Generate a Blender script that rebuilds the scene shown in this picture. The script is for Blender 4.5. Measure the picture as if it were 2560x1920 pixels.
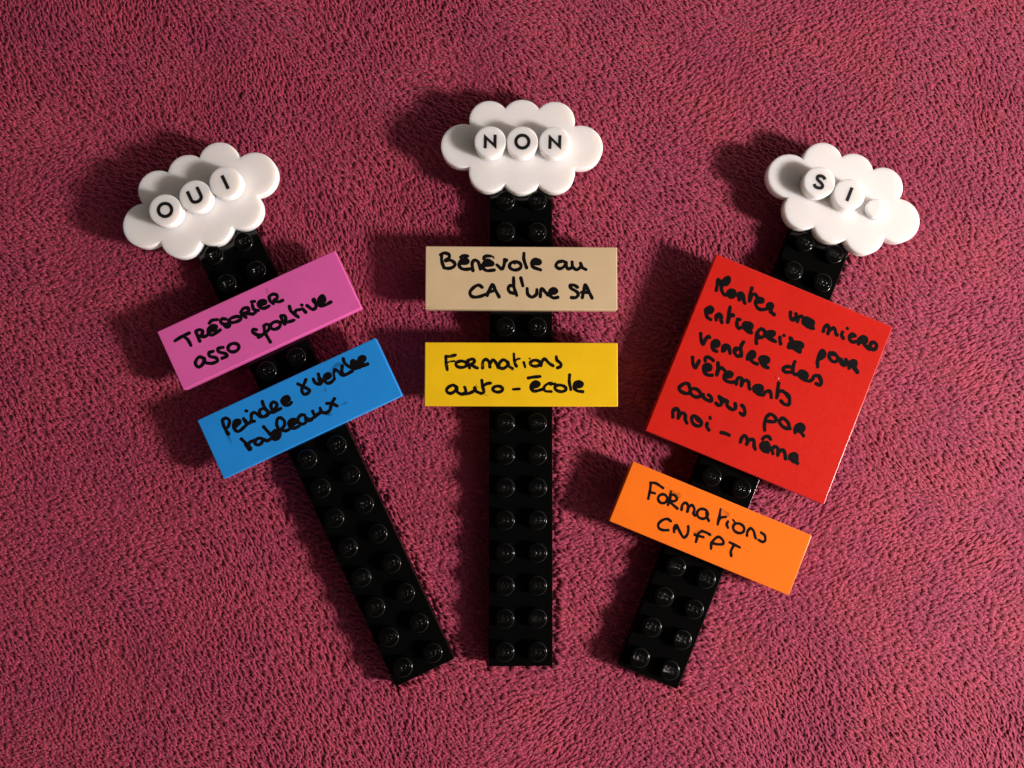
import bpy, bmesh, math, random
import numpy as np
from mathutils import Vector, Matrix
random.seed(7)
rng = np.random.default_rng(11)
S = bpy.context.scene
for o in list(bpy.data.objects):
    bpy.data.objects.remove(o)
C = S.collection
MM = 0.1                       # one Blender unit is a centimetre; shapes are written in millimetres
S.unit_settings.scale_length = 0.01

# calibrated placement of the pieces, in millimetres and radians
CAMH, CAMX, CAMY = 204.552, 0.05336, -0.02197
ASM = [(-16.9269, -60.4567, 0.4405), (6.5757, -59.0222, -0.0015), (37.9601, -61.8499, -0.3925), (-73.0094, 56.2624, 0.4552), (6.8738, 70.3391, -0.0034), (88.1519, 57.6851, -0.3909)]

# ------------------------------------------------------------------ camera
cam_d = bpy.data.cameras.new('camera')
cam = bpy.data.objects.new('camera', cam_d)
C.objects.link(cam)
cam_d.sensor_width = 36
cam_d.lens = 36 * 2009 / 2560
cam_d.clip_start = 0.5
cam_d.clip_end = 1000
cam.matrix_world = (Matrix.Translation((0, 0, CAMH * MM)) @ Matrix.Rotation(CAMY, 4, 'Y') @ Matrix.Rotation(CAMX, 4, 'X'))
S.camera = cam

# ------------------------------------------------------------------ light
w = bpy.data.worlds.new('World')
S.world = w
w.use_nodes = True
# a dim warm room: pale walls all round, a dark ceiling overhead
wt = w.node_tree
wg = wt.nodes.new('ShaderNodeTexCoord')
ws = wt.nodes.new('ShaderNodeSeparateXYZ')
wr = wt.nodes.new('ShaderNodeValToRGB')
wt.links.new(wg.outputs['Generated'], ws.inputs[0])
wt.links.new(ws.outputs['Z'], wr.inputs['Fac'])
wr.color_ramp.elements[0].position = 0.45; wr.color_ramp.elements[0].color = (1.9, 1.68, 1.52, 1)
wr.color_ramp.elements[1].position = 0.76; wr.color_ramp.elements[1].color = (0.016, 0.014, 0.012, 1)
wx = wt.nodes.new('ShaderNodeMapRange')          # the wall beside the lamp is the bright one
wx.inputs['From Min'].default_value = -1; wx.inputs['From Max'].default_value = 1
wx.inputs['To Min'].default_value = 0.22; wx.inputs['To Max'].default_value = 1.0
wt.links.new(ws.outputs['X'], wx.inputs['Value'])
wp = wt.nodes.new('ShaderNodeMath'); wp.operation = 'POWER'; wp.inputs[1].default_value = 3.2
wt.links.new(wx.outputs['Result'], wp.inputs[0])
wm_ = wt.nodes.new('ShaderNodeVectorMath'); wm_.operation = 'SCALE'
wt.links.new(wr.outputs['Color'], wm_.inputs[0]); wt.links.new(wp.outputs[0], wm_.inputs['Scale'])
wt.links.new(wm_.outputs['Vector'], wt.nodes['Background'].inputs[0])
wt.nodes['Background'].inputs[1].default_value = 1.0

def lamp(name, az, el, dist, radius, power, col):
    d = bpy.data.lights.new(name, 'POINT')
    d.shadow_soft_size = radius
    d.energy = power
    d.color = col
    o = bpy.data.objects.new(name, d)
    C.objects.link(o)
    a, e = math.radians(az), math.radians(el)
    o.location = (dist * math.cos(e) * math.cos(a), dist * math.cos(e) * math.sin(a), dist * math.sin(e))
    return o
lamp('room_lamp', -15, 25.5, 59, 4.2, 250000, (1.0, 0.89, 0.83))

S.view_settings.view_transform = 'Standard'
S.view_settings.look = 'None'
S.view_settings.exposure = 0
S.render.engine = 'CYCLES'

# ------------------------------------------------------------------ materials
def mat(name):
    m = bpy.data.materials.new(name)
    m.use_nodes = True
    nt = m.node_tree
    return m, nt, nt.nodes['Principled BSDF']

def plastic(name, col, rough=0.22, sss=0.0, bump=0.012, vary=0.04):
    m, nt, b = mat(name)
    N, L = nt.nodes, nt.links
    tc = N.new('ShaderNodeTexCoord')
    n1 = N.new('ShaderNodeTexNoise'); n1.inputs['Scale'].default_value = 1.3; n1.inputs['Detail'].default_value = 3
    L.new(tc.outputs['Object'], n1.inputs['Vector'])
    mr = N.new('ShaderNodeMapRange')
    mr.inputs['From Min'].default_value = 0.3; mr.inputs['From Max'].default_value = 0.7
    mr.inputs['To Min'].default_value = 1 - vary; mr.inputs['To Max'].default_value = 1 + vary
    L.new(n1.outputs['Fac'], mr.inputs['Value'])
    mx = N.new('ShaderNodeVectorMath'); mx.operation = 'SCALE'
    mx.inputs[0].default_value = col
    L.new(mr.outputs['Result'], mx.inputs['Scale'])
    L.new(mx.outputs['Vector'], b.inputs['Base Color'])
    n2 = N.new('ShaderNodeTexNoise'); n2.inputs['Scale'].default_value = 14; n2.inputs['Detail'].default_value = 5
    L.new(tc.outputs['Object'], n2.inputs['Vector'])
    r = N.new('ShaderNodeMapRange')
    r.inputs['To Min'].default_value = rough * 0.6; r.inputs['To Max'].default_value = rough * 1.5
    L.new(n2.outputs['Fac'], r.inputs['Value']); L.new(r.outputs['Result'], b.inputs['Roughness'])
    n3 = N.new('ShaderNodeTexNoise'); n3.inputs['Scale'].default_value = 2.2; n3.inputs['Detail'].default_value = 2
    L.new(tc.outputs['Object'], n3.inputs['Vector'])
    bp = N.new('ShaderNodeBump'); bp.inputs['Strength'].default_value = 0.35; bp.inputs['Distance'].default_value = bump
    L.new(n3.outputs['Fac'], bp.inputs['Height']); L.new(bp.outputs['Normal'], b.inputs['Normal'])
    b.inputs['IOR'].default_value = 1.5
    if sss:
        b.inputs['Subsurface Weight'].default_value = sss
        b.inputs['Subsurface Radius'].default_value = (1.0, 0.85, 0.7)
        b.inputs['Subsurface Scale'].default_value = 0.27
    return m

M = {
    'black': plastic('glossy_black_plastic', (0.0022, 0.0022, 0.0022), 0.13, vary=0.0),
    'white': plastic('white_plastic', (0.83, 0.81, 0.80), 0.3, sss=1.0, vary=0.01),
    'pink': plastic('pink_plastic', (0.67, 0.11, 0.38)),
    'blue': plastic('blue_plastic', (0.018, 0.24, 0.68)),
    'beige': plastic('beige_plastic', (0.58, 0.44, 0.27)),
    'yellow': plastic('yellow_plastic', (0.79, 0.49, 0.010)),
    'red': plastic('red_plastic', (0.55, 0.016, 0.010)),
    'orange': plastic('orange_plastic', (0.86, 0.17, 0.012)),
}
M['black'].node_tree.nodes['Principled BSDF'].inputs['Specular IOR Level'].default_value = 0.45
m, nt, b = mat('printed_letter_ink')
b.inputs['Base Color'].default_value = (0.008, 0.008, 0.009, 1); b.inputs['Roughness'].default_value = 0.4
M['print'] = m

def ink(name, worn, thr=(0.40, 0.52)):
    m, nt, b = mat(name)
    N, L = nt.nodes, nt.links
    tc = N.new('ShaderNodeTexCoord')
    n = N.new('ShaderNodeTexNoise'); n.inputs['Scale'].default_value = 9; n.inputs['Detail'].default_value = 6; n.inputs['Roughness'].default_value = 0.7
    L.new(tc.outputs['Object'], n.inputs['Vector'])
    cr = N.new('ShaderNodeValToRGB')
    cr.color_ramp.elements[0].position = 0.4; cr.color_ramp.elements[0].color = (0.004, 0.004, 0.005, 1)
    cr.color_ramp.elements[1].position = 0.75; cr.color_ramp.elements[1].color = (0.010, 0.006, 0.006, 1)
    L.new(n.outputs['Fac'], cr.inputs['Fac']); L.new(cr.outputs['Color'], b.inputs['Base Color'])
    b.inputs['Roughness'].default_value = 0.5; b.inputs['Specular IOR Level'].default_value = 0.05
    if worn is not None:
        a = N.new('ShaderNodeMapRange')
        a.inputs['From Min'].default_value = thr[0]; a.inputs['From Max'].default_value = thr[1]
        a.inputs['To Min'].default_value = worn[0]; a.inputs['To Max'].default_value = worn[1]
        n4 = N.new('ShaderNodeTexNoise'); n4.inputs['Scale'].default_value = 6; n4.inputs['Detail'].default_value = 7; n4.inputs['Roughness'].default_value = 0.75
        L.new(tc.outputs['Object'], n4.inputs['Vector'])
        L.new(n4.outputs['Fac'], a.inputs['Value']); L.new(a.outputs['Result'], b.inputs['Alpha'])
    return m
M['ink'] = ink('black_marker_ink', None)
M['ink_worn'] = ink('worn_marker_ink', (0.55, 1.0), (0.34, 0.44))
M['smear'] = ink('smeared_marker_ink', (0.0, 0.32), (0.36, 0.66))

# ------------------------------------------------------------------ mesh helpers (millimetres in, centimetres out)
def link(name, me, parent=None, m=None):
    if m: me.materials.append(m)
    o = bpy.data.objects.new(name, me)
    C.objects.link(o)
    o.parent = parent
    return o

def thing(name, label, cat, loc, rot, group=None):
    o = bpy.data.objects.new(name, None)
    o.empty_display_size = 0.5
    C.objects.link(o)
    o.location = (loc[0] * MM, loc[1] * MM, loc[2] * MM); o.rotation_euler = (0, 0, rot)
    o['label'] = label; o['category'] = cat
    if group: o['group'] = group
    return o

def stack(name, outline, rings, sharp=32):
    """closed solid from rings of the same outline: rings = [(inset, z), ...] bottom to top"""
    V, F = [], []
    n = None
    for ins, z in rings:
        pts = outline(ins)
        n = len(pts)
        V += [(x * MM, y * MM, z * MM) for x, y in pts]
    for k in range(len(rings) - 1):
        for i in range(n):
            j = (i + 1) % n
            F.append((k * n + i, k * n + j, (k + 1) * n + j, (k + 1) * n + i))
    F.append(tuple(reversed(range(n))))
    F.append(tuple(range((len(rings) - 1) * n, len(rings) * n)))
    me = bpy.data.meshes.new(name)
    me.from_pydata(V, [], F)
    me.shade_smooth()
    me.set_sharp_from_angle(angle=math.radians(sharp))
    return me

def rect(hx, hy, r=0.18, seg=4):
    def f(ins):
        a, c, rr = hx - ins, hy - ins, max(r - ins * 0.5, 0.03)
        P = []
        for q, (sx, sy) in enumerate(((1, 1), (-1, 1), (-1, -1), (1, -1))):
            for i in range(seg + 1):
                t = math.radians(90 * q + 90 * i / seg)
                P.append((sx * (a - rr) + rr * math.cos(t), sy * (c - rr) + rr * math.sin(t)))
        return P
    return f

def circ(r, n=40):
    return lambda ins: [((r - ins) * math.cos(2 * math.pi * i / n), (r - ins) * math.sin(2 * math.pi * i / n)) for i in range(n)]

def edge(z, b, n=3):
    """rounded top edge of radius b ending at height z"""
    return [(b * (1 - math.cos(math.pi / 2 * i / n)), z - b + b * math.sin(math.pi / 2 * i / n)) for i in range(n + 1)] + [(b + 0.12, z)]

def catmull(P, step):
    P = [Vector(p) for p in P]
    if len(P) == 2:
        n = max(2, int((P[1] - P[0]).length / step) + 1)
        return [P[0].lerp(P[1], i / n) for i in range(n + 1)]
    Q = [P[0] * 2 - P[1]] + P + [P[-1] * 2 - P[-2]]
    out = []
    for i in range(1, len(Q) - 2):
        p0, p1, p2, p3 = Q[i - 1:i + 3]
        n = max(2, int((p2 - p1).length / step) + 1)
        for k in range(n):
            t = k / n
            out.append(0.5 * ((2 * p1) + (p2 - p0) * t + (2 * p0 - 5 * p1 + 4 * p2 - p3) * t * t + (3 * p1 - p0 - 3 * p2 + p3) * t ** 3))
    out.append(P[-1])
    return out

def pen_mesh(name, strokes, z, thick=0.05):
    """each stroke is a low dome of dried ink with round ends"""
    V, F = [], []
    for si, s in enumerate(strokes):
        wd = s[0]
        pts = [(s[i], s[i + 1]) for i in range(1, len(s), 2)]
        path = catmull(pts, 0.16)
        # round ends: add cap samples
        d0 = (path[0] - path[1]).normalized(); d1 = (path[-1] - path[-2]).normalized()
        R = wd / 2
        seq = []
        cap = [(1.0, 0.05), (0.92, 0.42), (0.7, 0.72), (0.4, 0.92)]
        for t, q in cap: seq.append((path[0] + d0 * R * t, q))
        for p in path: seq.append((p, 1.0))
        for t, q in reversed(cap): seq.append((path[-1] + d1 * R * t, q))
        ph = random.random() * 9
        zz = z + 0.0012 * (si % 6)
        base = len(V)
        for i, (p, q) in enumerate(seq):
            a = seq[max(i - 1, 0)][0]; c = seq[min(i + 1, len(seq) - 1)][0]
            t = (c - a)
            t = t.normalized() if t.length > 1e-6 else Vector((1, 0))
            nx, ny = -t.y, t.x
            rr = R * q * (1 + 0.07 * math.sin(i * 0.4 + ph) + 0.02 * math.sin(i * 1.3 + ph * 2))
            for u, h in ((-1, 0), (-0.6, 0.8), (0, 1), (0.6, 0.8), (1, 0)):
                V.append(((p.x + nx * rr * u) * MM, (p.y + ny * rr * u) * MM, (zz + thick * h * min(1, q * 1.2)) * MM))
        for i in range(len(seq) - 1):
            for k in range(4):
                a = base + i * 5 + k
                F.append((a, a + 5, a + 6, a + 1))
        F.append((base, base + 1, base + 2, base + 3, base + 4))
    me = bpy.data.meshes.new(name)
    me.from_pydata(V, [], F)
    bm = bmesh.new(); bm.from_mesh(me)
    for f in bm.faces:
        if f.normal.z < 0: f.normal_flip()
    bm.to_mesh(me); bm.free()
    me.shade_smooth()
    return me

SMEAR = {"blue":[[0.8,-18.69,1.37,-18.71,0.43,-18.68,-0.54],[0.6,8.86,-3.57,9.68,-3.63,10.73,-3.6],[0.9,4.58,-3.45,5.33,-4.07,6.01,-4.58],[1.2,10.74,4.92,11.77,5.49,13.14,5.63],[0.5,7.47,1.6,7.32,1.08],[0.35,-10.68,-1.72,-10.66,-1.86],[0.35,-19.75,5.01,-19.77,4.68]],"orange":[[1.2,-12.46,4.46,-11.3,4.45,-10.15,4.44],[1.0,0.76,5.02,1.64,4.89,2.7,4.68],[0.8,-5.28,-2.0,-4.66,-2.72],[0.8,-3.23,-2.62,-2.83,-1.97]],"pink":[[0.6,4.65,6.2,4.4,5.13]],"beige":[[0.2,-23.46,-7.42,-22.65,-7.47,-21.6,-7.41]],"yellow":[[0.5,-11.17,-2.75,-10.82,-3.22],[0.5,-9.3,-5.07,-8.38,-5.3]]}
INK = {
 'beige': [
  ('Benevole', [[0.88,-19.89,5.61,-19.81,4.07,-19.26,2.47],[0.88,-20.12,5.72,-19.24,6.18,-18.12,5.86,-18.02,5.03,-18.95,4.27,-17.64,4.37,-16.61,3.62,-16.84,2.79,-18.05,2.32,-19.26,2.47],[0.88,-15.12,5.14,-14.56,5.52,-13.44,5.44],[0.88,-15.14,3.58,-13.74,3.69,-13.25,4.16,-13.86,4.63,-14.98,4.39,-15.54,3.39,-15.16,2.5,-14.08,2.1,-12.21,2.33],[1.19,-14.79,3.99,-13.74,4.16],[0.88,-12.07,1.81,-12.27,3.65,-11.62,4.43,-10.72,3.89,-10.25,2.2],[0.88,-9.42,4.85,-9.23,5.27,-8.6,5.51,-7.78,5.47],[0.4,-7.41,5.43,-7.03,5.38],[0.4,-7.03,5.05,-6.89,4.96],[0.88,-9.72,3.0,-7.19,3.37,-7.57,4.1,-8.65,4.43,-9.46,3.69,-9.64,2.6,-8.64,1.83,-6.77,1.98],[1.39,-9.06,3.55,-7.89,3.79],[0.88,-6.09,3.24,-4.87,2.28,-4.31,3.44,-4.18,4.6],[1.0,-4.18,4.6,-3.8,4.46],[0.88,-1.68,4.09,-0.9,3.98,-0.32,3.6,-0.1,3.06,-0.31,2.51,-0.9,2.13,-1.68,2.01,-2.42,2.21,-2.9,2.66,-2.98,3.22,-2.64,3.74,-1.97,4.04,-1.18,4.06],[0.7,-1.69,3.71,-1.46,3.86],[0.88,0.6,6.19,0.6,4.67,1.26,2.59],[0.88,2.64,3.57,4.45,3.68,4.54,4.41,3.42,4.74,2.6,4.02,2.83,2.84,4.73,2.1],[1.0,3.11,4.07,4.05,4.17]]),
  ('au', [[0.88,11.02,3.98,10.27,4.3,9.05,4.01,8.58,3.06,9.56,2.41,10.74,3.08,11.12,4.03,11.25,2.84,11.72,2.37,12.43,2.66],[0.88,12.62,4.08,12.8,2.85,13.79,2.2,14.78,2.86],[0.88,14.73,3.81,15.15,2.75,16.04,2.26]]),
  ('CA', [[0.88,-9.81,-2.35,-10.68,-1.81,-11.91,-2.43,-12.8,-3.66,-12.23,-4.71,-10.6,-4.73,-8.87,-4.11],[0.88,-8.5,-4.39,-7.81,-2.69,-7.2,-1.65,-6.45,-3.11,-5.56,-4.75],[0.88,-8.34,-3.59,-6.78,-3.2]]),
  ('d_une', [[0.88,-1.92,-2.07,-2.85,-1.91,-3.32,-2.72,-2.85,-3.56,-1.73,-3.88],[0.88,-1.97,0.05,-1.87,-2.19,-1.21,-4.31],[0.88,-0.17,0.06,0.33,-1.89],[0.88,1.4,-2.64,1.59,-4.06,2.64,-4.76,3.7,-4.04,3.84,-2.91],[0.88,4.68,-4.63,4.82,-2.98,5.15,-2.67,5.99,-3.56,6.55,-4.22],[0.88,6.55,-3.84,8.26,-3.74,8.76,-3.12,7.96,-2.61,7.12,-3.08,7.07,-4.26,7.96,-4.92,9.04,-4.77],[0.9,7.21,-3.51,8.03,-3.32]]),
  ('SA', [[0.88,13.92,-2.22,13.17,-1.73,12.14,-1.74,12.37,-2.49,13.68,-3.29,14.15,-4.04,13.49,-4.8,12.41,-4.82],[0.88,15.13,-4.81,15.56,-3.04,15.89,-1.57,16.68,-3.03,17.57,-4.92],[0.88,14.99,-3.51,16.73,-3.51]]),
 ],
 'yellow': [
  ('Formations', [[0.83,-18.67,4.3,-18.61,2.81,-18.32,1.13],[0.83,-18.67,4.39,-17.46,4.44,-16.35,4.73],[0.5,-18.57,2.76,-17.69,3.09,-16.53,3.23],[0.83,-14.18,3.14,-13.68,2.84,-13.51,2.43,-13.72,2.03,-14.25,1.74,-14.95,1.66,-15.62,1.8,-16.08,2.12,-16.19,2.53,-15.92,2.93,-15.35,3.18,-14.64,3.23,-13.99,3.06],[0.83,-13.33,3.17,-13.04,2.36,-12.81,1.57],[0.83,-13.23,3.41,-12.12,3.76,-11.61,3.3,-11.93,2.71,-12.44,2.46,-11.7,1.9,-10.9,1.53],[0.83,-9.6,1.53,-9.52,3.07,-8.82,3.68,-8.03,3.08,-7.79,1.79],[0.83,-7.7,2.73,-7.01,3.59,-6.17,2.62,-5.8,1.64],[0.83,-3.33,2.97,-4.45,3.6,-5.43,2.73,-5.42,1.69,-4.45,1.46,-3.47,2.16,-3.38,2.97,-3.01,1.97,-2.24,1.42],[0.7,-1.89,5.06,-1.8,3.8],[0.83,-1.75,3.56,-1.57,2.63,-1.24,2.02],[0.5,-1.57,3.33,-0.96,3.8,-0.4,3.89],[0.7,0.58,2.96,0.9,1.85],[0.4,1.93,3.9,2.11,3.9],[0.83,4.34,3.25,4.61,2.89,4.54,2.49,4.15,2.17,3.56,2.02,2.92,2.08,2.42,2.33,2.21,2.7,2.33,3.09,2.77,3.39,3.38,3.51,4.01,3.42,4.47,3.14],[0.83,4.81,2.18,5.23,3.4,5.84,3.82,6.73,2.89,7.84,2.15],[0.83,8.64,4.35,8.82,3.55,9.76,2.67,9.66,1.97,8.92,1.64]]),
  ('auto', [[0.83,-15.98,-3.18,-16.96,-2.72,-18.23,-3.42,-18.38,-4.3,-17.5,-4.76,-16.37,-4.16,-15.98,-3.18,-15.79,-4.39,-14.86,-4.94],[0.83,-13.99,-3.22,-13.71,-4.34,-14.4,-4.9],[0.83,-14.86,-4.94,-13.01,-4.75,-11.67,-4.05,-11.58,-3.22,-11.16,-4.19,-10.0,-4.75],[0.83,-9.78,-1.54,-9.59,-2.98,-9.26,-4.37,-10.0,-4.75],[0.83,-9.5,-2.98,-8.62,-2.37,-7.64,-2.18],[0.83,-4.62,-3.66,-4.8,-4.06,-5.29,-4.33,-5.93,-4.41,-6.55,-4.27,-6.95,-3.94,-7.02,-3.54,-6.73,-3.18,-6.18,-2.96,-5.52,-2.95,-4.95,-3.15,-4.65,-3.51,-4.69,-3.92]]),
  ('hyphen', [[0.7,-2.02,-3.7,-0.49,-3.61]]),
  ('ecole', [[0.83,1.69,-0.9,3.0,-0.67,4.58,-0.52],[0.83,2.58,-3.32,3.93,-2.94,4.35,-2.25,3.51,-1.78,2.49,-2.58,2.39,-3.55,3.28,-4.16,5.21,-3.69],[0.9,2.77,-2.72,3.81,-2.36],[0.7,8.12,-2.42,6.95,-2.15,5.7,-2.99,5.83,-4.06,7.42,-4.24],[0.83,10.44,-2.86,10.92,-3.23,11.03,-3.66,10.76,-4.02,10.17,-4.23,9.44,-4.21,8.77,-3.97,8.35,-3.59,8.29,-3.16,8.62,-2.81,9.25,-2.64,9.98,-2.7,10.63,-2.96],[0.7,7.19,-2.47,8.35,-2.33],[0.83,11.94,-0.08,11.85,-1.76,12.21,-3.71],[0.83,13.01,-3.11,14.69,-2.92,15.11,-2.26,14.32,-1.8,13.24,-2.13,13.05,-3.29,13.84,-4.04,15.2,-4.27],[1.0,13.48,-2.59,14.53,-2.4]]),
 ],
 'pink': [
  ('Tresorier', [[0.88,-20.77,3.99,-18.74,4.24,-16.89,4.25],[0.88,-18.47,4.17,-17.87,2.88,-17.76,1.32],[0.88,-15.3,3.85,-15.37,2.7,-15.37,1.32],[0.88,-15.15,3.98,-14.28,3.97,-13.75,3.29,-14.31,2.6,-14.94,2.5,-13.78,1.86,-12.72,2.06],[0.88,-11.44,4.42,-10.55,4.75,-9.33,4.38],[0.88,-12.54,2.46,-10.81,2.44,-10.2,2.95,-10.92,3.48,-12.14,3.27,-12.58,2.38,-12.03,1.44,-9.73,1.74],[1.29,-11.96,2.69,-10.79,2.93],[0.88,-7.39,3.61,-8.16,4.03,-8.84,3.6,-8.38,2.69,-7.16,2.18,-7.31,1.7,-8.03,1.74,-8.37,2.29],[1.0,-7.94,2.38,-7.73,1.99],[0.88,-5.59,3.26,-4.77,3.1,-4.14,2.78,-3.89,2.41,-4.1,2.09,-4.7,1.92,-5.52,1.95,-6.31,2.17,-6.83,2.52,-6.94,2.88,-6.59,3.16,-5.9,3.27,-5.06,3.18],[0.88,-3.36,3.31,-3.18,2.63,-2.75,1.93],[0.88,-3.39,3.52,-2.59,4.14,-1.51,3.97,-1.37,3.27,-2.24,2.98,-3.19,3.03,-1.71,2.44,-0.87,1.94,-0.0,2.13],[0.88,-0.1,4.06,-0.18,2.91,0.67,2.21],[0.9,0.05,4.83,0.75,4.66],[0.88,1.35,3.19,2.97,3.12,3.07,3.77,2.17,4.15,1.34,3.69,1.4,2.67,2.21,2.09,3.48,2.09],[1.39,1.77,3.48,2.84,3.48],[0.88,4.44,4.08,4.27,3.21,4.7,2.21],[0.88,4.56,4.27,5.58,4.38,6.36,3.72,6.02,2.99,5.16,2.79,6.17,2.02,7.12,1.96]]),
  ('asso', [[0.88,-16.24,-2.86,-17.19,-2.16,-18.51,-3.05,-18.31,-4.34,-16.97,-4.09,-16.13,-2.91,-16.27,-4.04,-15.27,-4.76],[0.88,-13.47,-2.33,-14.48,-2.24,-14.68,-3.11,-13.51,-4.07,-13.48,-4.97,-14.83,-4.96],[0.88,-10.88,-2.47,-11.99,-2.2,-12.24,-3.03,-11.0,-4.12,-10.89,-4.86,-12.18,-4.82],[0.88,-7.27,-3.86,-7.57,-4.35,-8.17,-4.62,-8.9,-4.59,-9.54,-4.26,-9.9,-3.74,-9.87,-3.18,-9.47,-2.74,-8.8,-2.56,-8.08,-2.69,-7.51,-3.09,-7.26,-3.65,-7.42,-4.19]]),
  ('sportive', [[0.88,-1.74,-1.94,-2.4,-1.51,-2.73,-2.23,-1.92,-3.2,-1.11,-3.77,-2.04,-3.89],[1.0,-2.24,-3.05,-1.71,-3.59],[0.88,0.3,-2.06,-0.07,-3.47,0.13,-6.17],[0.88,0.32,-1.88,1.06,-1.75,1.64,-2.4,1.0,-3.18,-0.06,-3.58,-1.19,-3.74],[0.88,2.77,-2.05,3.46,-2.14,3.99,-2.46,4.22,-2.93,4.06,-3.4,3.58,-3.74,2.91,-3.84,2.25,-3.68,1.8,-3.3,1.69,-2.81,1.95,-2.36,2.52,-2.09,3.21,-2.07],[0.88,5.09,-1.44,5.0,-2.48,5.16,-3.65],[0.88,5.22,-1.36,5.95,-1.7,5.92,-2.52,5.43,-3.18,6.29,-3.52,7.57,-3.69],[0.88,8.0,-0.08,7.9,-1.46,8.86,-3.42],[0.88,8.4,-2.29,9.06,-1.71,10.04,-1.91],[0.88,10.68,-2.01,11.03,-3.16],[0.8,10.84,-1.01,10.94,-1.14],[0.88,12.0,-1.75,12.84,-3.17,13.82,-3.04,14.14,-1.9,14.09,-1.14],[1.19,14.08,-1.17,14.05,-1.66],[0.88,14.92,-2.76,16.42,-2.47,16.54,-1.13,15.55,-1.37,14.8,-2.3,14.85,-3.12,16.05,-3.49,17.69,-3.42],[1.79,15.31,-2.54,16.24,-1.79]]),
 ],
 'blue': [
  ('Peindre', [[0.86,-18.34,5.31,-18.61,3.66,-18.44,1.94],[1.09,-18.5,2.24,-18.43,1.66],[0.86,-18.23,5.39,-17.3,5.37,-16.84,4.46,-17.51,3.41,-18.42,3.02],[0.86,-16.39,2.61,-15.24,2.75,-14.55,3.25,-14.95,3.71,-15.83,3.71,-16.5,2.8,-16.43,1.61,-15.84,1.12,-14.65,1.38,-13.3,1.98,-13.52,3.45],[1.59,-15.96,2.82,-15.04,3.21],[0.86,-13.52,3.45,-13.42,2.31,-12.67,1.88,-11.9,2.41,-11.46,3.43,-10.74,3.78,-10.17,3.24,-9.59,2.14,-8.67,1.78,-7.45,2.09],[0.86,-12.1,1.96,-11.38,1.75],[0.86,-8.21,3.69,-9.03,3.66,-9.5,2.92,-9.14,1.93,-8.15,1.74,-7.4,2.2,-7.88,3.53],[0.8,-12.23,4.96,-12.03,4.8],[0.86,-7.67,5.35,-7.79,4.03,-7.34,2.32,-6.39,1.73],[0.86,-6.34,1.84,-6.33,3.07,-5.97,3.86,-5.21,4.05,-4.74,3.29,-5.21,2.55,-5.97,2.36,-5.24,1.88,-4.31,1.85],[0.86,-6.34,1.84,-5.57,1.76],[0.86,-3.13,2.8,-1.93,2.92,-1.56,3.43,-1.99,3.98,-2.89,3.79,-3.36,2.91,-2.97,2.11,-2.0,1.86,-1.35,2.1],[1.99,-2.82,3.2,-2.0,3.37]]),
  ('ampersand', [[0.86,1.96,5.57,2.53,4.84,3.36,3.8,3.91,2.88,3.14,2.46,2.24,2.62,2.11,3.47,2.55,4.31,3.37,4.97,4.16,5.71]]),
  ('vendre', [[0.86,5.86,5.04,5.92,4.03,6.71,3.2,7.41,3.6,7.32,4.82,7.5,5.65],[1.19,7.28,4.45,7.1,3.48],[0.86,8.24,3.73,9.56,3.77,10.02,4.21,9.63,4.78,8.8,4.65,8.2,3.62,8.54,2.67,9.49,2.49,10.43,2.83],[1.0,8.97,4.18,9.54,4.3],[0.7,10.54,2.78,10.92,4.05,11.52,4.94],[0.9,11.52,4.94,12.12,4.27,12.69,2.95,13.86,2.67,15.36,2.82],[0.9,12.9,2.99,13.03,3.98,13.63,5.01],[0.86,14.59,6.53,14.46,5.41,15.14,4.04,16.22,3.0],[0.86,16.27,3.11,15.92,4.46,16.48,5.12,17.03,4.47,16.99,3.82],[1.79,16.44,4.61,16.52,3.65],[0.86,16.27,3.11,17.44,2.82],[0.86,17.51,4.11,18.91,4.04,19.51,4.49,18.97,5.0,18.12,4.87,17.52,3.84,18.23,2.85,19.5,2.78],[1.79,18.35,4.51,18.98,4.47],[1.39,17.31,3.67,18.23,3.11]]),
  ('tableaux', [[0.86,-16.05,-0.83,-15.5,-2.31,-15.45,-3.7],[1.39,-15.43,-2.75,-15.18,-3.83],[0.86,-15.27,-2.69,-14.08,-2.44,-13.04,-2.52],[0.86,-11.32,-3.19,-11.97,-2.55,-12.93,-2.57,-13.5,-3.26,-12.99,-3.91,-12.01,-3.83,-11.1,-3.3,-10.69,-3.9,-9.33,-3.86],[0.86,-9.94,-0.43,-9.56,-1.7,-9.13,-3.13],[0.86,-8.87,-2.85,-7.62,-2.48,-6.93,-3.35,-7.56,-4.42,-8.76,-4.4,-9.12,-3.41,-8.38,-2.67],[1.79,-8.31,-3.11,-7.7,-3.26],[0.86,-6.84,-2.85,-6.84,-1.34,-6.11,-0.18,-5.26,-0.24,-4.81,-1.34,-5.27,-2.36,-6.29,-2.83,-5.56,-3.59,-4.51,-3.67],[0.86,-3.87,-3.15,-2.4,-2.89,-2.2,-2.16,-3.09,-1.74,-3.96,-2.15,-4.14,-3.16,-3.41,-3.92,-2.09,-3.99],[1.79,-3.61,-2.59,-2.85,-2.4],[0.86,0.27,-2.09,-0.51,-1.72,-1.54,-2.2,-1.73,-3.2,-1.1,-3.91,-0.06,-3.72,0.29,-2.65,0.49,-3.7,1.37,-3.84],[0.86,0.54,-3.25,1.13,-3.65,2.49,-3.51,3.42,-3.16],[0.86,2.44,-2.05,2.47,-2.98,3.06,-3.39],[0.86,3.06,-3.39,4.25,-3.04,4.38,-2.18],[0.9,4.29,-2.66,4.58,-3.45,5.43,-3.85,6.16,-3.67],[0.86,6.37,-1.81,7.43,-2.31,8.36,-3.4],[0.86,8.56,-1.53,7.43,-2.31,6.47,-3.56]]),
 ],
 'red': [
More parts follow.
